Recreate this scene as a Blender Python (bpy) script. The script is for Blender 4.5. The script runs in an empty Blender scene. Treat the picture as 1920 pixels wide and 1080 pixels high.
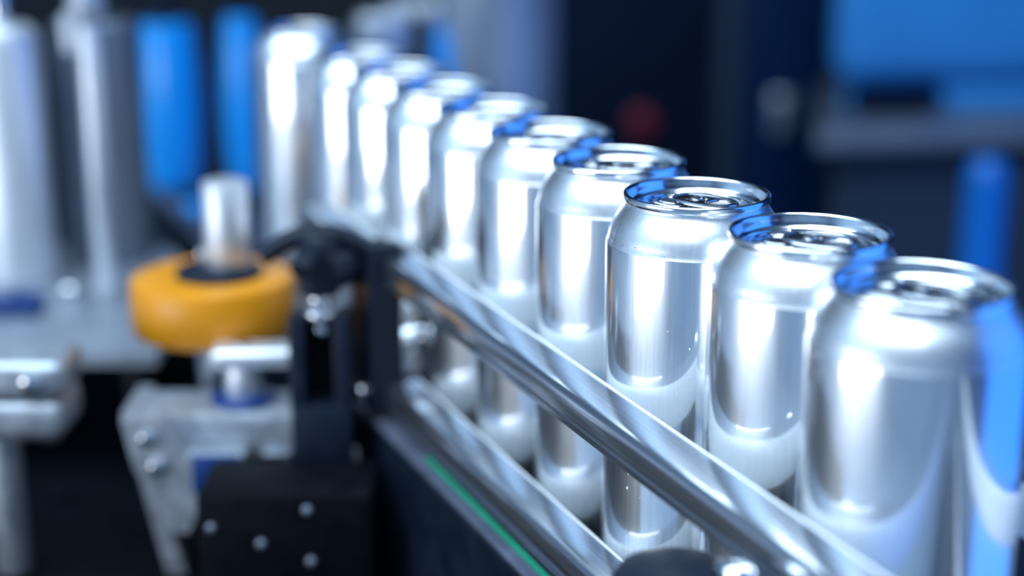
import bpy, bmesh, math, random
from math import sin, cos, pi, radians
from mathutils import Vector, Matrix

random.seed(7)
scene = bpy.context.scene
C = scene.collection
MM = 0.001                     # every builder below works in millimetres

# ------------------------------------------------------------------ camera
cam_d = bpy.data.cameras.new('camera')
cam_d.sensor_width = 36.0
cam_d.lens = 36.0 * 3017 / 1920
cam_d.clip_start = 0.02
cam_d.clip_end = 30
cam_d.dof.use_dof = True
cam_d.dof.focus_distance = 0.577
cam_d.dof.aperture_fstop = 3.0
cam_d.dof.aperture_blades = 0
cam = bpy.data.objects.new('camera', cam_d)
C.objects.link(cam)
cam.location = (0, 0, 0.2973)
cam.rotation_euler = (radians(90 - 16.05), 0, 0)
scene.camera = cam

# ------------------------------------------------------------------ view
vs = scene.view_settings
vs.view_transform = 'Standard'
vs.look = 'None'
vs.exposure = 0.42
vs.gamma = 1.0
vs.use_curve_mapping = False

# ------------------------------------------------------------------ world
w = bpy.data.worlds.new('world'); scene.world = w
w.use_nodes = True
w.node_tree.nodes['Background'].inputs[0].default_value = (0.35, 0.5, 0.75, 1)
w.node_tree.nodes['Background'].inputs[1].default_value = 0.3

# ------------------------------------------------------------------ large lights
def area(name, loc, target, sx, sy, watt, col):
    l = bpy.data.lights.new(name, 'AREA'); l.shape = 'RECTANGLE'
    l.size = sx; l.size_y = sy; l.energy = watt; l.color = col
    o = bpy.data.objects.new(name, l); C.objects.link(o)
    o.location = Vector(loc) * MM
    d = Vector(target) - Vector(loc)
    o.rotation_euler = d.to_track_quat('-Z', 'Y').to_euler()
    return o
area('soft_key_light', (-1000, -10, 26), (0, -10, 26), 0.98, 0.29, 4.8, (0.95, 0.98, 1.0))  # unseen soft lamp at left, sized and placed to give the cans' white streaks
area('ceiling_light_panel', (-800, 50, 2080), (-800, 50, 0), 3.0, 1.7, 92, (0.66, 0.85, 1.0))
area('ceiling_strip_light', (-420, -250, 1150), (20, 560, 100), 1.0, 0.35, 3.0, (0.95, 0.98, 1.0))
area('blue_light_panel', (1100, 420, 80), (0, 420, 80), 1.15, 1.56, 6.6, (0.04, 0.26, 1.0))

# ------------------------------------------------------------------ materials
def mat(name, col, rough=0.5, metal=0.0, noise=None, bump=None, coat=0.0, spec=0.5, sss=0.0, aniso=0.0):
    """noise = (scale xyz, colour variation, roughness variation); bump = (scale xyz, strength)"""
    m = bpy.data.materials.new(name); m.use_nodes = True
    nt = m.node_tree; b = nt.nodes['Principled BSDF']
    b.inputs['Base Color'].default_value = (*col, 1)
    b.inputs['Roughness'].default_value = rough
    b.inputs['Metallic'].default_value = metal
    b.inputs['Specular IOR Level'].default_value = spec
    b.inputs['Coat Weight'].default_value = coat
    b.inputs['Coat Roughness'].default_value = 0.16
    if sss:
        b.inputs['Subsurface Weight'].default_value = sss
        b.inputs['Subsurface Scale'].default_value = 0.006
        b.inputs['Subsurface Radius'].default_value = (1.0, 0.5, 0.1)
    def nz(scale, detail=4):
        tc = nt.nodes.new('ShaderNodeTexCoord'); mp = nt.nodes.new('ShaderNodeMapping')
        mp.inputs['Scale'].default_value = scale
        n = nt.nodes.new('ShaderNodeTexNoise'); n.inputs['Scale'].default_value = 1.0
        n.inputs['Detail'].default_value = detail
        nt.links.new(tc.outputs['Object'], mp.inputs['Vector'])
        nt.links.new(mp.outputs['Vector'], n.inputs['Vector'])
        return n
    if noise:
        sc, cv, rv = noise
        n = nz(sc)
        if cv:
            r = nt.nodes.new('ShaderNodeMapRange')
            r.inputs['From Min'].default_value = 0.3; r.inputs['From Max'].default_value = 0.7
            r.inputs['To Min'].default_value = 1 - cv; r.inputs['To Max'].default_value = 1 + cv * 0.5
            mx = nt.nodes.new('ShaderNodeMix'); mx.data_type = 'RGBA'; mx.blend_type = 'MULTIPLY'
            mx.inputs['Factor'].default_value = 1
            mx.inputs['A'].default_value = (*col, 1)
            nt.links.new(n.outputs['Fac'], r.inputs['Value'])
            nt.links.new(r.outputs['Result'], mx.inputs['B'])
            nt.links.new(mx.outputs['Result'], b.inputs['Base Color'])
        if rv:
            r = nt.nodes.new('ShaderNodeMapRange')
            r.inputs['From Min'].default_value = 0.3; r.inputs['From Max'].default_value = 0.7
            r.inputs['To Min'].default_value = max(0.02, rough - rv); r.inputs['To Max'].default_value = rough + rv
            nt.links.new(n.outputs['Fac'], r.inputs['Value'])
            nt.links.new(r.outputs['Result'], b.inputs['Roughness'])
    if bump:
        sc, st = bump
        n = nz(sc, 6)
        bp = nt.nodes.new('ShaderNodeBump'); bp.inputs['Strength'].default_value = st
        bp.inputs['Distance'].default_value = 0.001
        nt.links.new(n.outputs['Fac'], bp.inputs['Height'])
        nt.links.new(bp.outputs['Normal'], b.inputs['Normal'])
    return m

def satin(name, col, r0, r1, fac, bump, grain=(700, 700, 25)):
    m = mat(name, col, r0, 1.0, bump=bump)
    nt = m.node_tree; b = nt.nodes['Principled BSDF']
    g = nt.nodes.new('ShaderNodeBsdfAnisotropic')
    g.inputs['Color'].default_value = (*col, 1); g.inputs['Roughness'].default_value = r1
    mx = nt.nodes.new('ShaderNodeMixShader')
    tc = nt.nodes.new('ShaderNodeTexCoord'); mp = nt.nodes.new('ShaderNodeMapping')
    mp.inputs['Scale'].default_value = grain
    n = nt.nodes.new('ShaderNodeTexNoise'); n.inputs['Scale'].default_value = 1.0; n.inputs['Detail'].default_value = 3
    rg = nt.nodes.new('ShaderNodeMapRange')
    rg.inputs['From Min'].default_value = 0.3; rg.inputs['From Max'].default_value = 0.7
    rg.inputs['To Min'].default_value = fac - 0.08; rg.inputs['To Max'].default_value = fac + 0.08
    nt.links.new(tc.outputs['Object'], mp.inputs['Vector']); nt.links.new(mp.outputs['Vector'], n.inputs['Vector'])
    nt.links.new(n.outputs['Fac'], rg.inputs['Value']); nt.links.new(rg.outputs['Result'], mx.inputs['Fac'])
    nt.links.new(b.outputs['BSDF'], mx.inputs[1]); nt.links.new(g.outputs['BSDF'], mx.inputs[2])
    nt.links.new(mx.outputs['Shader'], nt.nodes['Material Output'].inputs['Surface'])
    return m

M = dict(
    can=satin('can_aluminium', (0.87, 0.905, 0.94), 0.07, 0.33, 0.45, ((2500, 2500, 12), 0.005)),
    shoulder=satin('shoulder_aluminium', (0.87, 0.905, 0.94), 0.2, 0.42, 0.6, ((1500, 1500, 300), 0.02)),
    lid=mat('lid_aluminium', (0.84, 0.86, 0.89), 0.16, 1.0, noise=((300, 300, 300), 0.05, 0.04)),
    tab=mat('tab_aluminium', (0.52, 0.54, 0.58), 0.2, 1.0, noise=((400, 400, 400), 0.06, 0.05)),
    ink=mat('printed_ink', (0.05, 0.06, 0.08), 0.5),
    water=mat('water_drop', (0.9, 0.93, 0.96), 0.03, 0.9),
    rail=satin('rail_steel', (0.64, 0.68, 0.74), 0.10, 0.40, 0.28, ((900, 5, 900), 0.05), (600, 5, 600)),
    white=mat('white_plastic', (0.92, 0.95, 0.97), 0.4, noise=((60, 60, 60), 0.03, 0.05)),
    chrome=mat('chrome', (0.80, 0.82, 0.86), 0.14, 1.0, noise=((200, 200, 30), 0.05, 0.04)),
    steel=mat('brushed_steel', (0.60, 0.64, 0.70), 0.34, 1.0, noise=((90, 90, 90), 0.1, 0.08)),
    pale=mat('pale_steel', (0.80, 0.83, 0.88), 0.42, 0.8, noise=((60, 60, 20), 0.06, 0.06)),
    cast=mat('cast_aluminium', (0.46, 0.50, 0.56), 0.5, 0.8, noise=((120, 120, 120), 0.18, 0.1), bump=((250, 250, 250), 0.15)),
    greymet=mat('grey_metal_sheet', (0.32, 0.36, 0.43), 0.45, 0.6, noise=((30, 30, 10), 0.12, 0.08)),
    black=mat('black_plastic', (0.005, 0.010, 0.022), 0.42, noise=((150, 150, 150), 0.2, 0.08), bump=((900, 900, 900), 0.1), spec=0.25),
    blackp=mat('black_paint', (0.002, 0.003, 0.006), 0.55, noise=((80, 80, 80), 0.3, 0.1), spec=0.08),
    frame=mat('dark_frame_paint', (0.004, 0.009, 0.020), 0.45, 0.0, noise=((60, 60, 60), 0.25, 0.1), spec=0.2),
    orange=mat('orange_urethane', (0.66, 0.25, 0.002), 0.4, noise=((50, 50, 50), 0.08, 0.05), sss=0.15),
    blue=mat('blue_plastic', (0.0, 0.27, 0.76), 0.26, coat=1.0, noise=((20, 20, 20), 0.06, 0.04)),
    bluep=mat('blue_paint', (0.03, 0.24, 0.60), 0.45, noise=((10, 10, 10), 0.08, 0.06)),
    bluedk=mat('dark_blue_plastic', (0.004, 0.035, 0.16), 0.35, noise=((60, 60, 60), 0.1, 0.05)),
    navy=mat('navy_paint', (0.002, 0.006, 0.018), 0.5, noise=((8, 8, 8), 0.15, 0.08), spec=0.08),
    navy2=mat('navy_door_paint', (0.001, 0.012, 0.05), 0.5, noise=((8, 8, 8), 0.15, 0.08), spec=0.08),
    slate=mat('slate_paint', (0.020, 0.032, 0.058), 0.5, noise=((8, 8, 8), 0.12, 0.08), spec=0.15),
    red=mat('red_plastic', (0.16, 0.002, 0.012), 0.4, noise=((60, 60, 60), 0.1, 0.05)),
    ledge=mat('ledge_steel', (0.16, 0.18, 0.25), 0.45, 0.7, noise=((60, 60, 60), 0.15, 0.08)),
    dim=mat('dim_grey_metal', (0.17, 0.20, 0.25), 0.5, 0.6, noise=((30, 30, 10), 0.12, 0.08)),
    bluepost=mat('post_blue_paint', (0.0, 0.12, 0.46), 0.4, noise=((20, 20, 20), 0.06, 0.04)),
    green=mat('green_plastic', (0.0, 0.22, 0.12), 0.5, noise=((60, 60, 60), 0.1, 0.05)),
    belt=mat('belt_plastic', (0.035, 0.045, 0.065), 0.4, noise=((90, 90, 90), 0.15, 0.08)),
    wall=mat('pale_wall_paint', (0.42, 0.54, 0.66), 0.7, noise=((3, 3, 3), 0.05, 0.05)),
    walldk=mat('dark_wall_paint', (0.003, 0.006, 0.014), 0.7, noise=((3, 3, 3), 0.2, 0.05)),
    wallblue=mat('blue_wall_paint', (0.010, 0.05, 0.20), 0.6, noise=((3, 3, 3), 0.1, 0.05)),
    floor=mat('pale_floor_resin', (0.34, 0.42, 0.51), 0.5, noise=((4, 4, 4), 0.1, 0.1)),
)

# ------------------------------------------------------------------ helpers
class MB:
    """collects verts / faces in millimetres"""
    def __init__(s): s.v = []; s.f = []
    def add(s, vs, fs):
        o = len(s.v); s.v += [tuple(v) for v in vs]; s.f += [tuple(i + o for i in f) for f in fs]
        return s
    def box(s, c, d, bev=0.0, rz=0.0, seg=2):
        bm = bmesh.new(); bmesh.ops.create_cube(bm, size=1.0)
        for v in bm.verts: v.co = Vector((v.co.x * d[0], v.co.y * d[1], v.co.z * d[2]))
        if bev: bmesh.ops.bevel(bm, geom=list(bm.edges), offset=bev, segments=seg, profile=0.5, affect='EDGES')
        m = Matrix.Translation(c) @ Matrix.Rotation(rz, 4, 'Z')
        bm.verts.ensure_lookup_table()
        s.add([m @ v.co for v in bm.verts], [[v.index for v in f.verts] for f in bm.faces]); bm.free()
        return s
    def lathe(s, prof, c=(0, 0, 0), axis='Z', seg=48, rot=None):
        vs, fs = [], []
        n = len(prof)
        for i in range(seg):
            a = 2 * pi * i / seg
            for r, z in prof: vs.append(Vector((r * cos(a), r * sin(a), z)))
        for i in range(seg):
            j = (i + 1) % seg
            for k in range(n - 1):
                r0, r1 = prof[k][0], prof[k + 1][0]
                q = [i * n + k, j * n + k, j * n + k + 1, i * n + k + 1]
                if r0 < 1e-6: q = [i * n + k, j * n + k + 1, i * n + k + 1]
                elif r1 < 1e-6: q = [i * n + k, j * n + k, i * n + k + 1]
                fs.append(q)
        m = Matrix.Translation(c)
        if rot is not None: m = m @ rot
        elif axis == 'X': m = m @ Matrix.Rotation(pi / 2, 4, 'Y')
        elif axis == 'Y': m = m @ Matrix.Rotation(-pi / 2, 4, 'X')
        s.add([m @ v for v in vs], fs)
        return s
    def cyl(s, c, r, h, bev=0.6, axis='Z', seg=40, rot=None):
        p = [(0, 0), (r - bev, 0), (r - bev * 0.3, bev * 0.3), (r, bev), (r, h - bev), (r - bev * 0.3, h - bev * 0.3), (r - bev, h), (0, h)]
        return s.lathe(p, c, axis, seg, rot)
    def prism(s, poly, to3, a, b):
        """closed 2-D polygon swept from a to b; to3(p, q, t) gives the point"""
        n = len(poly)
        vs = [to3(p, q, a) for p, q in poly] + [to3(p, q, b) for p, q in poly]
        fs = [[i, (i + 1) % n, n + (i + 1) % n, n + i] for i in range(n)] + [list(range(n))[::-1], list(range(n, 2 * n))]
        return s.add(vs, fs)
    def tube(s, pts, r, closed=False, seg=8, flat=1.0):
        pts = [Vector(p) for p in pts]; n = len(pts); vs, fs = [], []
        for i, p in enumerate(pts):
            a = pts[(i - 1) % n] if (closed or i) else p
            b = pts[(i + 1) % n] if (closed or i < n - 1) else p
            t = (b - a).normalized()
            u = Vector((0, 0, 1)) if abs(t.z) < 0.9 else Vector((1, 0, 0))
            x = t.cross(u).normalized(); y = x.cross(t)
            for k in range(seg):
                q = 2 * pi * k / seg
                vs.append(p + x * cos(q) * r + y * sin(q) * r * flat)
        for i in range(n if closed else n - 1):
            j = (i + 1) % n
            for k in range(seg):
                l = (k + 1) % seg
                fs.append([i * seg + k, j * seg + k, j * seg + l, i * seg + l])
        if not closed:
            fs.append(list(range(seg))[::-1]); fs.append([(n - 1) * seg + k for k in range(seg)])
        return s.add(vs, fs)
    def mesh(s, name, m, sharp=32):
        me = bpy.data.meshes.new(name)
        me.from_pydata([(x * MM, y * MM, z * MM) for x, y, z in s.v], [], s.f)
        bm = bmesh.new(); bm.from_mesh(me)
        bmesh.ops.remove_doubles(bm, verts=bm.verts, dist=1e-7)
        bmesh.ops.recalc_face_normals(bm, faces=bm.faces)
        bm.to_mesh(me); bm.free()
        me.polygons.foreach_set('use_smooth', [True] * len(me.polygons))
        me.set_sharp_from_angle(angle=radians(sharp))
        me.materials.append(m)
        return me
    def build(s, name, m, parent=None, sharp=32):
        o = bpy.data.objects.new(name, s.mesh(name, m, sharp)); C.objects.link(o)
        if parent is not None: o.parent = parent
        return o

def tag(o, label, cat=None, group=None, kind=None):
    if label: o['label'] = label
    if cat: o['category'] = cat
    if group: o['group'] = group
    if kind: o['kind'] = kind
    return o

def thing(name, label, cat, loc=(0, 0, 0), rz=0.0, group=None):
    o = bpy.data.objects.new(name, None); C.objects.link(o)
    o.empty_display_size = 0.02
    o.location = Vector(loc) * MM; o.rotation_euler = (0, 0, rz)
    return tag(o, label, cat, group)

def flat_mesh(name, splines, thick, bev, m, z0=0.0):
    """plate outlined by closed splines (the inner ones cut holes), made solid with a small bevel"""
    cu = bpy.data.curves.new(name, 'CURVE'); cu.dimensions = '2D'; cu.fill_mode = 'BOTH'
    cu.extrude = max(thick / 2 - bev, 0.01) * MM; cu.bevel_depth = bev * MM; cu.bevel_resolution = 2
    cu.offset = -bev * MM
    for pts in splines:
        sp = cu.splines.new('POLY'); sp.points.add(len(pts) - 1)
        for p, (x, y) in zip(sp.points, pts): p.co = (x * MM, y * MM, 0, 1)
        sp.use_cyclic_u = True
    o = bpy.data.objects.new(name, cu); C.objects.link(o)
    bpy.context.view_layer.update()
    dg = bpy.context.evaluated_depsgraph_get()
    me = bpy.data.meshes.new_from_object(o.evaluated_get(dg))
    bpy.data.objects.remove(o); bpy.data.curves.remove(cu)
    me.name = name
    for v in me.vertices: v.co.z += (z0 + thick / 2) * MM
    me.materials.clear(); me.materials.append(m)
    me.polygons.foreach_set('use_smooth', [True] * len(me.polygons))
    me.set_sharp_from_angle(angle=radians(40))
    return me

def mobj(name, me, parent=None):
    o = bpy.data.objects.new(name, me); C.objects.link(o)
    if parent is not None: o.parent = parent
    return o

def copy_tree(o, parent=None):
    c = o.copy(); C.objects.link(c); c.parent = parent
    for ch in o.children: copy_tree(ch, c)
    return c

# ------------------------------------------------------------------ the room
def struct(name, c, d, m):
    return tag(MB().box(c, d).build(name, m), None, None, None, 'structure')
struct('floor', (0, 300, -910), (5200, 6600, 20), M['floor'])
struct('ceiling', (0, 300, 2110), (5200, 6600, 20), M['wall'])
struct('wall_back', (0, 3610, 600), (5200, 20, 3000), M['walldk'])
struct('wall_front', (0, -3010, 600), (5200, 20, 3000), M['wall'])
struct('wall_left', (-2610, 300, 600), (20, 6600, 3000), M['wall'])
struct('wall_right', (2610, 300, 600), (20, 6600, 3000), M['wallblue'])

# ------------------------------------------------------------------ frame of the can line
AZ = radians(23.2)
ROW = Vector((-sin(AZ), cos(AZ), 0)); OUT = Vector((-cos(AZ), -sin(AZ), 0)); ORG = Vector((121.8, 456, 0))
def line(u, z, s):          # u = outward from the can axis towards the operator side, s = along the line
    p = ORG + OUT * u + ROW * s
    return (p.x, p.y, z)

# ------------------------------------------------------------------ conveyor
conv = thing('conveyor', 'dark conveyor with steel ledge carrying the row of cans', 'conveyor', (0, 0, 0))
S0, S1 = -440, 900
for sgn in (1, -1):
    pr = [(50, -95), (60, -95), (60, 10), (58.5, 12), (50, 12)]
    MB().prism([(sgn * u, z) for u, z in pr], line, S0, S1).build('side_frame', M['frame'], conv)
    pr = [(48, 12), (59.5, 12), (60.4, 12.8), (60.4, 14), (59.5, 15), (48, 15)]
    MB().prism([(sgn * u, z) for u, z in pr], line, S0, S1).build('ledge', M['ledge'], conv)
    pr = [(53.6, 15), (55.2, 15), (55.2, 16.4), (55.0, 16.8), (53.6, 16.8)]
    o = MB().prism([(sgn * u, z) for u, z in pr], line, S0, 282 if sgn > 0 else S1).build('edge_strip', M['green'], conv)
    tag(o, 'thin green plastic strip along the conveyor edge')
for s in (130, 175, 220, 400, 520):     # black pads painting the shade inside slots of the operator-side frame
    pl = []
    for k in range(24):
        a = 2 * pi * k / 24
        pl.append((9 * cos(a), -40 + 9 * sin(a) + (14 if sin(a) > 0 else -14)))
    o = MB().prism(pl, lambda p, q, t, s=s: line(t, q, s + p), 58.5, 60.3).build('slot', M['blackp'], conv)
# flat top chain: one link after another
link = MB().box((0, 0, -2.5), (84, 36.6, 5), 0.8).mesh('chain_link', M['belt'])
for k in range(34):
    o = mobj('chain_link', link, conv)
    o.location = Vector(line(0, 0, S0 + 30 + k * 38.1)) * MM; o.rotation_euler = (0, 0, AZ)
for s in (-400, 200, 860):
    for sgn in (1, -1):
        p = line(sgn * 40, -498, s)
        MB().box(p, (36, 36, 803), 3, AZ).build('leg', M['frame'], conv)

# ------------------------------------------------------------------ guide rails
def rail(name, label, zt, s0, s1, sgn=1, group='guide rails along the cans', gap=0.0):
    t = thing(name, label, 'rail', ORG, AZ, group)      # local y runs along the line, local -x points to the operator
    z = zt
    body = [(38, z), (50.6, z - 0.3), (52.4, z - 0.8), (53.5, z - 2.0), (54, z - 3.6), (54, z - 9.6), (53.3, z - 10.2),
            (53.3, z - 10.9), (54, z - 11.5), (54, z - 13.6), (53.4, z - 14.2), (38, z - 14.2)]
    def loc(u, q, s_): return (-sgn * (u + gap), s_, q)
    MB().prism(body, loc, s0, s1).build('metal_bar', M['rail'], t, 20)
    lip = [(36.2, z - 16.5), (38, z - 16.5), (38, z + 0.5), (37.7, z + 0.6), (37.2, z - 0.3), (36.7, z - 2.5), (36.2, z - 6), (35.9, z - 10), (35.8, z - 14)]
    o = MB().prism(lip, loc, s0, s1).build('wear_strip', M['white'], t)
    tag(o, 'white plastic wear strip facing the cans')
    return t
rail('guide_rail', 'upper shiny steel guide rail crossing in front of the cans', 98, -420, 338)
rail('guide_rail', 'lower steel guide rail in front of the cans, just above the green strip', 33.5, -420, 340)
rail('guide_rail', 'blurred steel guide rail running on behind the black clamp', 92, 372, 488)
rail('guide_rail', 'steel guide rail on the far side of the cans, upper of two', 98, -420, 880, -1, gap=3.5)
rail('guide_rail', 'steel guide rail on the far side of the cans, lower of two', 33.5, -420, 880, -1, gap=3.5)

# ------------------------------------------------------------------ the cans
def body_mesh():
    p = [(0, 9), (9, 8.4), (16, 6.2), (20.5, 2.8), (22.6, 0.3), (23.6, 0), (24.6, 0.4), (26.4, 2.6), (29.6, 6.2), (31.9, 9.4),
         (32.9, 12.4), (33.1, 15.5), (33.1, 60), (33.1, 110), (33.1, 149.2), (33.0, 149.9), (32.65, 150.6), (32.35, 151.4),
         (32.15, 152.6), (31.75, 154.2), (31.1, 156), (30.2, 157.9), (29.1, 159.7), (28.0, 161.3), (27.1, 162.6), (26.5, 163.6), (26.25, 164.4), (26.2, 165.3)]
    return MB().lathe(p[:16], seg=128).mesh('body', M['can'], 60), MB().lathe(p[15:], seg=128).mesh('shoulder', M['shoulder'], 60)
def lid_mesh():
    p = [(0, 163.4), (12, 163.4), (20.3, 163.4), (20.9, 163.25), (21.3, 162.8), (21.5, 161.6), (21.8, 160.8), (22.3, 160.5), (22.8, 160.8),
         (23.1, 161.6), (23.35, 162.6), (23.8, 163.15), (24.35, 163.5), (24.7, 164.1), (25.05, 165.6), (25.3, 167.0), (25.5, 167.6), (25.9, 167.95), (26.4, 168.05),
         (26.85, 167.9), (27.1, 167.5), (27.15, 166.9), (27.1, 165.8), (26.95, 165.35), (26.6, 165.1), (26.1, 165.05)]
    return MB().lathe(p, seg=128).mesh('lid', M['lid'], 60)
def egg(a, b0, b1, n=56, cx=0.0, cy=0.0):
    """closed egg outline: half length a, half width b0 at the nose (-x) side and b1 at the +x side"""
    o = []
    for k in range(n):
        t = 2 * pi * k / n; c, s_ = cos(t), sin(t)
        e = 0.82
        x = a * math.copysign(abs(c) ** e, c); b = b0 + (b1 - b0) * (x / a + 1) / 2
        o.append((cx + x, cy + b * math.copysign(abs(s_) ** e, s_)))
    return o
def tab_parts(parent):
    # the tab: +x is the finger end, the rivet sits at x = 0, the nose points to -x
    z = 164.9
    outer = egg(13.0, 8.5, 7.6, cx=4.0)
    hole = egg(4.3, 5.4, 4.7, n=36, cx=10.4)
    slot = []
    for k in range(15):                      # U-shaped cut around the rivet island
        a = radians(-120 + 240 * k / 14); slot.append((-0.2 + 4.3 * cos(a), 4.3 * sin(a)))
    for k in range(15):
        a = radians(120 - 240 * k / 14); slot.append((-0.2 + 3.5 * cos(a), 3.5 * sin(a)))
    me = flat_mesh('pull_tab', [outer, hole, slot], 0.7, 0.12, M['tab'], z)
    t = mobj('pull_tab', me, parent)
    tag(t, 'oval pull tab with a finger hole')
    MB().tube([(x, y, z + 0.35) for x, y in egg(12.4, 7.9, 7.0, cx=4.0)], 0.8, True, 8).build('curled_edge', M['tab'], t)
    MB().tube([(x, y, z + 0.35) for x, y in egg(4.5, 5.6, 4.9, n=36, cx=10.4)], 0.6, True, 8).build('hole_edge', M['tab'], t)
    MB().lathe([(0, z + 1.5), (1.3, z + 1.45), (2.0, z + 1.1), (2.2, z + 0.6), (2.2, 163.3)], seg=28).build('rivet', M['lid'], t)
    return t
can = thing('beverage_can', '', 'can', group='aluminium drink cans on the line')
bm0, bm1 = body_mesh()
mobj('body', bm0, can)
mobj('shoulder', bm1, can)
lid = mobj('lid', lid_mesh(), can)
tag(lid, 'stamped silver lid with a rolled rim')
MB().tube([(x, y, 163.35) for x, y in egg(9.4, 8.4, 8.0, cx=-9.6)], 0.62, True, 8).build('mouth_bead', M['lid'], lid)
MB().tube([(x, y, 163.3) for x, y in egg(6.0, 5.2, 4.6, cx=-10.2)], 0.5, True, 8).build('score_bead', M['lid'], lid)
pts = [(19.0 * cos(a), 19.0 * sin(a), 163.25) for a in [radians(-130 + 260 * k / 40) for k in range(41)]]
MB().tube(pts, 0.55, False, 8).build('panel_bead', M['lid'], lid)
tab_parts(lid)

cans = [
    (121.0, 455.9, -36, 'nearest blurred silver can at the right edge with blue glow on its flank'),
    (99.0, 518.5, -30, 'silver can between the nearest blurred can and the sharpest can'),
    (67.8, 577.0, -42, 'sharpest silver can with crisp lid and pull tab and specks on its shoulder'),
    (43.0, 639.5, -8, 'silver can directly behind the sharpest can in the row'),
    (16.7, 702.0, -35, 'silver can second behind the sharpest can, lid edged in blue'),
    (-9.0, 764.0, -15, 'blurred silver can third behind the sharpest can'),
    (-35.0, 826.5, -28, 'blurred silver can fourth behind the sharpest can'),
    (-62.0, 889.0, -20, 'blurred silver can fifth behind the sharpest can'),
    (-88.5, 951.5, -30, 'very blurred silver can just right of the gap in the row'),
    (-139.5, 1070.0, -25, 'farthest very blurred silver can standing alone beyond the gap'),
]
can_objs = []
for i, (x, y, a, lab) in enumerate(cans):
    o = can if i == 0 else copy_tree(can)
    o.location = Vector((x, y, 0)) * MM; o.rotation_euler = (0, 0, radians(a)); o['label'] = lab
    can_objs.append(o)

# specks of print on the shoulder and drops of water on the sharpest can (angles measured in world space)
def shoulder_r(z):
    t = [(150.6, 32.65), (152.6, 32.15), (154.2, 31.75), (156, 31.1), (157.9, 30.2), (159.7, 29.1), (161.3, 28.0), (162.6, 27.1), (163.6, 26.5)]
    for (z0, r0), (z1, r1) in zip(t, t[1:]):
        if z0 <= z <= z1: return r0 + (r1 - r0) * (z - z0) / (z1 - z0)
    return 33.1
def dash(mb, az, z0, z1, wdt):
    vs = []; n = 4
    for k in range(n + 1):
        z = z0 + (z1 - z0) * k / n; r = shoulder_r(z) + 0.06
        for sg in (-1, 1):
            a = az + sg * wdt / 2 / r; vs.append((r * cos(a), r * sin(a), z))
    mb.add(vs, [[2 * k, 2 * k + 1, 2 * k + 3, 2 * k + 2] for k in range(n)])
sharp = can_objs[2]; off = -radians(cans[2][2])
mb = MB()
for row, z in ((0, 158.6), (1, 156.6)):
    for k in range(7):
        dash(mb, radians(193 + row * 5) + off, z - 3.2 + k * 0.75, z - 3.2 + k * 0.75 + random.uniform(0.25, 0.55), 0.22)
for k, a in enumerate((191, 193.5, 196, 199)):
    dash(mb, radians(a) + off, 152.6 - k * 0.12, 153.1 - k * 0.12, 0.5)
for k in range(22):
    a = radians(random.uniform(195, 245)) + off; z = random.uniform(150.9, 152.6)
    dash(mb, a, z, z + random.uniform(0.1, 0.25), random.uniform(0.15, 0.5))
o = mb.build('printed_code', M['ink'], sharp); tag(o, 'tiny dark specks of a printed code')
mb = MB()
for k in range(7):
    for r in range(3):
        if (k * 5 + r * 3) % 4: dash(mb, radians(333 + k * 1.3) + off, 160.4 + r * 0.7, 160.8 + r * 0.7, 0.35)
o = mb.build('printed_code', M['ink'], sharp); tag(o, 'tiny dotted code printed on the neck')
drops = [(236, 66, 0.9), (226, 72, 0.45), (240, 70, 0.4), (247, 73, 0.3), (222, 66, 0.5), (221, 60, 0.6), (232, 58, 0.3),
         (223, 79, 0.5), (262, 118, 0.35), (248, 124, 0.22), (236, 112, 0.22), (280, 106, 0.3), (228, 130, 0.2), (255, 101, 0.2), (290, 122, 0.22)]
for a, z, r in drops:
    a = radians(a) + off
    n = Vector((cos(a), sin(a), 0))
    rot = n.to_track_quat('Z', 'Y').to_matrix().to_4x4()
    o = MB().lathe([(r, 0), (r * 0.9, r * 0.22), (r * 0.6, r * 0.42), (r * 0.25, r * 0.5), (0, r * 0.52)], tuple(n * 33.05 + Vector((0, 0, z))), seg=14, rot=rot)
    o.build('water_drop', M['water'], sharp)

# ------------------------------------------------------------------ rail clamp at the far end of the front rails
cl = thing('rail_clamp', 'black plastic clamp with a lever knob holding both front rails', 'clamp', group='black rail clamps')
# D-shaped plate that carries the rail ends
pl = [(340, 18.8), (362, 18.8), (366, 34), (368, 58), (365, 84), (357, 99), (346, 104), (340, 103)]
MB().prism(pl, lambda p, q, t: line(t, q, p), 45, 62).build('plate', M['black'], cl)
for z in (91, 26):
    MB().cyl(line(62, z, 352), 5, 3, 0.6, rot=OUT.to_track_quat('Z', 'Y').to_matrix().to_4x4(), seg=20).build('bolt', M['chrome'], cl)
MB().cyl(line(30, 52, 352), 5, 16, 0.6, rot=OUT.to_track_quat('Z', 'Y').to_matrix().to_4x4(), seg=20).build('bolt', M['chrome'], cl)
# arm to the post
MB().tube([(-92, 746, 92), (-80, 757, 93), (-66, 770, 90), (-58, 778, 84)], 11.5, False, 16).build('arm', M['black'], cl)
# post block with two cheeks and a slot
px, py = -93, 748
for sx in (-1, 1):
    MB().box((px + sx * 10.8, py, 28), (8, 26, 84), 1.6).build('cheek', M['black'], cl)
MB().box((px, py + 8, 28), (15, 9, 84), 1).build('web', M['blackp'], cl)
MB().box((px, py - 1, 4), (29, 26, 44), 1.6).build('foot', M['black'], cl)
MB().cyl((px, py, 66), 8.2, 6, 1.2).build('washer', M['chrome'], cl)
MB().cyl((px, py, 71), 6.2, 10, 0.6).build('screw', M['chrome'], cl)
MB().cyl((px + 1, py - 8, 63), 2.6, 4, 0.6, axis='Y', seg=20).build('set_screw', M['chrome'], cl)
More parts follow.
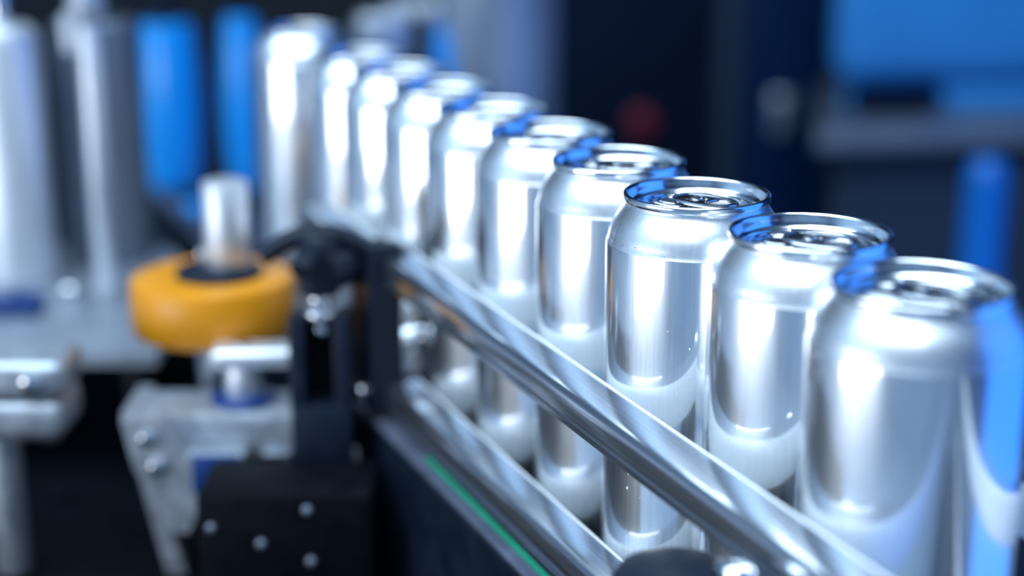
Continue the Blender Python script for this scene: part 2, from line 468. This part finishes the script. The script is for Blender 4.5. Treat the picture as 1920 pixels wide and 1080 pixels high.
# knob
kn = MB().lathe([(0, 79), (8.5, 79), (9.5, 80), (9.6, 88), (10.4, 92), (11, 100), (10, 106), (7, 109.5), (0, 110.5)], (px, py, 0), seg=40).build('knob_hub', M['black'], cl)
pts = []
for k in range(13):
    t = k / 12; x = -27 + 54 * t
    pts.append((px + x, py + 3 + 0.10 * x, 109 - 0.016 * x * x))
MB().tube(pts, 6.0, False, 16, 0.8).build('lever', M['black'], cl)
MB().tube([(px, py - 2, 104), (px - 4, py - 14, 101), (px - 6, py - 21, 96)], 5.2, False, 14).build('lever', M['black'], cl)

# near clamp, cut by the lower frame edge
c2 = thing('rail_clamp', 'blurred dark clamp head at the bottom right under the near rail end', 'clamp', group='black rail clamps')
p = line(66, 0, 26)
MB().lathe([(0, 34), (15, 34), (18, 36), (20, 44), (20, 72), (18.5, 75), (13, 76.6), (0, 77.2)], (p[0], p[1], 0), seg=40).build('knob_hub', M['black'], c2)
MB().prism([(-14, 14), (8, 14), (8, 82), (-14, 82)], lambda a, q, t: line(t, q, a), 54.3, 62).build('plate', M['black'], c2)
MB().cyl(line(60, 86, -6), 7, 10, 2.5, rot=OUT.to_track_quat('Z', 'Y').to_matrix().to_4x4(), seg=24).build('bolt', M['chrome'], c2)

# ------------------------------------------------------------------ machine on the operator side
mc = thing('machine_cabinet', 'black machine cabinet below the rollers at lower left', 'machine')
def lvl(p, q, t): return line(p, t, q)
MB().prism([(66, 150), (520, 150), (520, 900), (66, 900)], lvl, -890, -86).build('body', M['blackp'], mc)
MB().prism([(64, 146), (524, 146), (524, 904), (64, 904)], lvl, -86, -76).build('top_plate', M['blackp'], mc)
MB().prism([(90, 141), (490, 141), (490, 148), (90, 148)], lvl, -800, -120).build('door', M['frame'], mc)

# gearbox in front with screws
gb = thing('gearbox', 'black gearbox with small screws in front of the metal bracket', 'gearbox', (-106, 700, 0))
MB().box((0, 12, -38), (82, 46, 74), 3).build('housing', M['blackp'], gb)
for x, z in ((11, -8), (-34, -17), (-11, -25), (12, -34)):
    MB().lathe([(0, -2.2), (1.4, -2.0), (2.2, -1.2), (2.4, 0.4)], (x, -11.4, z), axis='Y', seg=16).build('screw', M['dim'], gb)
MB().box((2, 34, -14), (20, 14, 10), 2).build('cable_gland', M['cast'], gb)

# post of the can line next to the clamp
bp = thing('bracket_base', 'black support base under the rail clamp', 'support')
MB().prism([(64, 338), (90, 338), (90, 395), (64, 395)], lvl, -76, -19).build('block', M['black'], bp)
MB().prism([(64, 362), (78, 362), (78, 410), (64, 410)], lvl, -19, 8).build('rib', M['black'], bp)
MB().box((-83, 749, -9), (10, 16, 20), 2, AZ).build('plate', M['cast'], bp)

# orange roller on its shaft
rl = thing('drive_roller', 'orange rubber roller with black hub and steel shaft', 'roller', (-161, 832, 0))
MB().lathe([(20, 35), (40, 35), (42.4, 36), (43.6, 38.5), (43.9, 50), (43.6, 62), (42.4, 64.6), (40, 65.6), (20, 65.6), (20, 35)], seg=72).build('tyre', M['orange'], rl)
MB().lathe([(0, 33), (19, 33), (20.6, 35), (20.8, 64), (23.5, 66), (23, 69), (16, 72), (0, 72)], (4, 0, 0), seg=48).build('hub', M['black'], rl)
MB().cyl((9, 0, 70), 12.0, 47, 2.0, seg=48).build('shaft', M['pale'], rl)
MB().box((-3.5, -0.5, 76), (6, 6, 8), 1).build('key', M['steel'], rl)

MB().cyl((0, 0, -74), 10, 108, 1.0).build('lower_shaft', M['steel'], rl)

# aluminium bearing bracket under the roller
bb = thing('bearing_bracket', 'cast aluminium bracket with a dark blue insert below the orange roller', 'bracket')
MB().box((-150, 778, 1), (84, 40, 24), 3).build('block', M['cast'], bb)
def frontp(p, q, t): return (p, t, q)
MB().prism([(-193, 15), (-172, 15), (-162, -4), (-134, -4), (-134, -30), (-155, -28), (-163, -45), (-172, -44), (-188, -10)], frontp, 744, 757).build('front_plate', M['cast'], bb)
MB().prism([(-196, 14), (-188, 14), (-168, -74), (-178, -74)], frontp, 757, 800).build('side_plate', M['cast'], bb)
MB().box((-147, 743.4, -13), (24, 2.4, 20), 0.6).build('insert', M['bluedk'], bb)
MB().cyl((-138, 780, 12.6), 17, 3.4, 1.0).build('collar', M['bluedk'], bb)
MB().cyl((-138, 780, 15.6), 9.2, 17, 0.8).build('pin', M['pale'], bb)
for x, z in ((-180, 6), (-176, -9)):
    MB().cyl((x, 740, z), 4, 6, 1.2, axis='Y', seg=20).build('bolt', M['chrome'], bb)
MB().box((-118, 766, -7), (14, 30, 4), 1).build('fin', M['steel'], bb)
MB().box((-118, 766, -13), (14, 30, 4), 1).build('fin', M['steel'], bb)
MB().box((-140, 790, -42), (24, 14, 64), 2).build('stand', M['cast'], bb)
lv = thing('lever_bar', 'short flat steel bar lying on the pin below the roller', 'bar', (-130, 780, 32.6))
MB().box((0, 0, 5), (46, 20, 10), 3.5, radians(4), 3).build('bar', M['pale'], lv)
MB().cyl((-8, 0, 9.6), 4, 1.6, 0.5, seg=24).build('bolt', M['steel'], lv)

# grey clamp bars at the left edge
gs = thing('clamp_bars', 'pale grey stacked clamp bars with bolts at the left edge', 'clamp', (-250, 762, 0))
MB().box((0, 0, 36), (62, 42, 20), 6, 0, 4).build('bar', M['cast'], gs)
MB().box((-1, 0, 15), (60, 42, 21), 6, 0, 4).build('bar', M['cast'], gs)
MB().cyl((16, -20.5, 36), 5, 5, 1.6, axis='Y', seg=24, rot=Matrix.Rotation(pi / 2, 4, 'X')).build('bolt', M['chrome'], gs)
MB().cyl((16, 0, -2), 5.5, 8, 1.6, seg=24).build('bolt', M['chrome'], gs)
MB().cyl((-8, 0, -74), 9, 80, 1, seg=32).build('post', M['cast'], gs)

# table with the chrome rods
tb = thing('table_plate', 'grey metal plate carrying the upright rods at left', 'plate')
MB().prism([(-700, 560), (-345, 560), (-345, 885), (-206, 885), (-206, 1040), (-252, 1138), (-700, 1138)], lambda p, q, t: (p, q, t), -4.5, 2.5).build('plate', M['greymet'], tb)  # left wing, out of view, added to lighten the cans' reflections
for x, y in ((-220, 900), (-376, 900), (-262, 1110), (-376, 1110), (-520, 620)):
    MB().box((x, y, -40.3), (14, 14, 71.4), 1).build('leg', M['frame'], tb)
rd = thing('upright_rod', 'slim upright chrome rod with a round collar at the top left', 'rod', (-262, 1000, 2.5))
MB().cyl((0, 0, 0), 11, 10, 1.5).build('foot', M['cast'], rd)
MB().cyl((0, 0, 8), 6.6, 240, 0.8).build('rod', M['pale'], rd)
MB().lathe([(0, 176), (8, 177), (11.5, 182), (12, 190), (11, 197), (7, 201), (0, 202)], seg=32).build('collar', M['cast'], rd)
MB().box((-10, 3, 171), (14, 12, 26), 3).build('side_clamp', M['cast'], rd)
nt_ = thing('hex_nut', 'small steel nut on the grey plate beside the chrome rod', 'nut', (-281, 985, 2.5))
MB().lathe([(0, 0), (6.5, 0), (6.5, 12), (5, 14), (0, 14)], seg=6).build('nut', M['steel'], nt_)
cy = thing('steel_roller', 'thick pale steel roller standing upright at the left edge', 'roller', (-334, 1052, 2.5))
MB().lathe([(0, 0), (24, 0), (26, 2), (26, 158), (24, 166), (19, 170), (0, 170)], seg=56).build('drum', M['pale'], cy)
MB().cyl((0, 0, 170), 7, 24, 1).build('spindle', M['chrome'], cy)
c3 = thing('steel_roller', 'grey steel roller behind the slim chrome rod', 'roller', (-284, 1105, 2.5))
MB().lathe([(0, 0), (27, 0), (29, 2), (29, 165), (27, 168), (0, 168)], seg=56).build('drum', M['dim'], c3)
MB().cyl((0, 0, 168), 7, 22, 1).build('spindle', M['chrome'], c3)
tbx = thing('tie_bar', 'grey cross bar joining the rod tops at upper left', 'bar')
MB().box((-300, 1098, 202), (170, 16, 14), 2).build('bar', M['greymet'], tbx)
MB().box((-378, 1112, 105.7), (10, 12, 206), 1).build('upright', M['blackp'], tbx)
bs = thing('blue_block', 'dark blue block lying on the grey plate at the left edge', 'block', (-330, 968, 2.5))
MB().box((0, 0, 6), (70, 20, 12), 2).build('block', M['bluedk'], bs)
MB().cyl((20, 0, 12), 4, 3, 0.6, seg=20).build('cap', M['bluedk'], bs)

# blue drums further back
def drum(label, x, y, r, z0, z1):
    t = thing('blue_drum', label, 'drum', (x, y, -900), group='blue drums in the background')
    a, b = z0 + 900, z1 + 900
    hh = (b - a) / 2
    prof = [(0, a), (r - 8, a)] + [(r - 5.0 * (k / 10) ** 2, a + hh + k / 10 * (hh - 2)) for k in range(-10, 11)] + [(r - 8, b), (0, b)]
    MB().lathe(prof, seg=48).build('shell', M['blue'], t)      # bulging like a barrel
    MB().cyl((0, 0, 0), 14, a + 1, 1).build('post', M['frame'], t)
    MB().cyl((0, 0, b - 1), 9, 40, 1).build('spindle', M['frame'], t)
drum('wide bright blue drum behind the chrome rod', -322, 1500, 30.5, -32, 122)
drum('narrow blue drum left of the farthest can', -252, 1500, 20, -36, 128)
k = thing('stem_knob', 'small round blue head on a thin stem below the blue drums', 'stem knob', (-283, 1400, -900))  # plain blue plastic knob on a stem, not a lamp
MB().lathe([(0, 852), (9, 853), (13, 860), (13, 868), (9, 875), (0, 876)], seg=28).build('head', M['blue'], k)
MB().cyl((0, 0, 0), 6, 853, 0.6).build('stem', M['frame'], k)

# ------------------------------------------------------------------ background machines
gc = thing('grey_column', 'tall grey blue machine column behind the cans', 'column', (-20, 1650, -900))
MB().lathe([(0, 0), (66, 0), (66, 1300), (0, 1300)], seg=64).build('shell', M['greymet'], gc)
MB().box((0, 0, 1310), (180, 180, 20), 4).build('cap', M['slate'], gc)
fn = thing('blue_fin', 'bright blue pointed fin beside the grey column', 'fin', (-62, 1540, -900))
MB().prism([(-13, 950), (10, 950), (2, 1010), (-12, 1018)], lambda p, q, t: (p, t, q), -8, 8).build('fin', M['blue'], fn)
MB().cyl((0, 0, 0), 7, 951, 0.6).build('stem', M['frame'], fn)
br = thing('grey_bracket', 'blurred grey bracket above the far cans', 'bracket', (-112, 1400, -900))
MB().box((0, 0, 1022), (46, 30, 40), 8, 0.3, 3).build('head', M['cast'], br)
MB().box((30, 4, 1044), (50, 18, 16), 4, -0.3).build('arm', M['cast'], br)
MB().cyl((0, 4, 0), 9, 1004, 0.6).build('stem', M['blackp'], br)

cc = thing('control_cabinet', 'near black control cabinet standing in the dark background', 'cabinet', (236, 2400, -900))
MB().box((0, 10, 650), (400, 380, 1300), 8).build('body', M['navy'], cc)
MB().box((-70, -185, 650), (240, 14, 1270), 4).build('door', M['navy'], cc)
MB().box((62, -186, 650), (30, 16, 1270), 3).build('door_post', M['slate'], cc)
d2 = MB().box((140, -185, 650), (118, 14, 1270), 4).build('door', M['navy2'], cc)
MB().box((137, -198, 815), (36, 14, 58), 6).build('latch', M['steel'], d2)
rb = MB().lathe([(0, -14), (14, -13), (19, -9), (19, -3), (12, 0), (12, 6)], (-57, -196, 803), axis='Y', seg=28).build('push_button', M['red'], cc)
tag(rb, 'dark red round push button')

bm_ = thing('blue_hood_machine', 'machine with a blue hood and grey worktop at upper right', 'machine', (352, 1800, -900), radians(9))
def lean(mb):                # the machine's left side runs back at a slant
    mb.v = [(x + 0.36 * y, y, z) for x, y, z in mb.v]
    return mb
lean(MB().box((300, 205, 420), (570, 350, 840), 6)).build('cabinet', M['slate'], bm_)
lean(MB().box((300, 26, 420), (250, 8, 800), 4)).build('panel', M['slate'], bm_)
lean(MB().box((298, 190, 851), (610, 380, 22), 4)).build('worktop', M['dim'], bm_)
lean(MB().box((300, 240, 1150), (586, 270, 520), 40, 0, 5)).build('hood', M['bluep'], bm_)
lean(MB().box((300, 240, 876), (550, 250, 30), 3)).build('hood_base', M['bluep'], bm_)
h = MB().box((125, 98, 884), (116, 26, 24), 9, 0, 4).build('handle', M['blackp'], bm_)

pp = thing('blue_post', 'bright blue round-topped post at the right edge', 'post', (455, 1510, -900))
MB().lathe([(0, 0), (21, 0), (21, 872), (19, 884), (13, 891), (0, 894)], seg=40).build('shaft', M['bluepost'], pp)
MB().lathe([(0, 0), (40, 0), (40, 8), (22, 12)], seg=40).build('foot', M['frame'], pp)
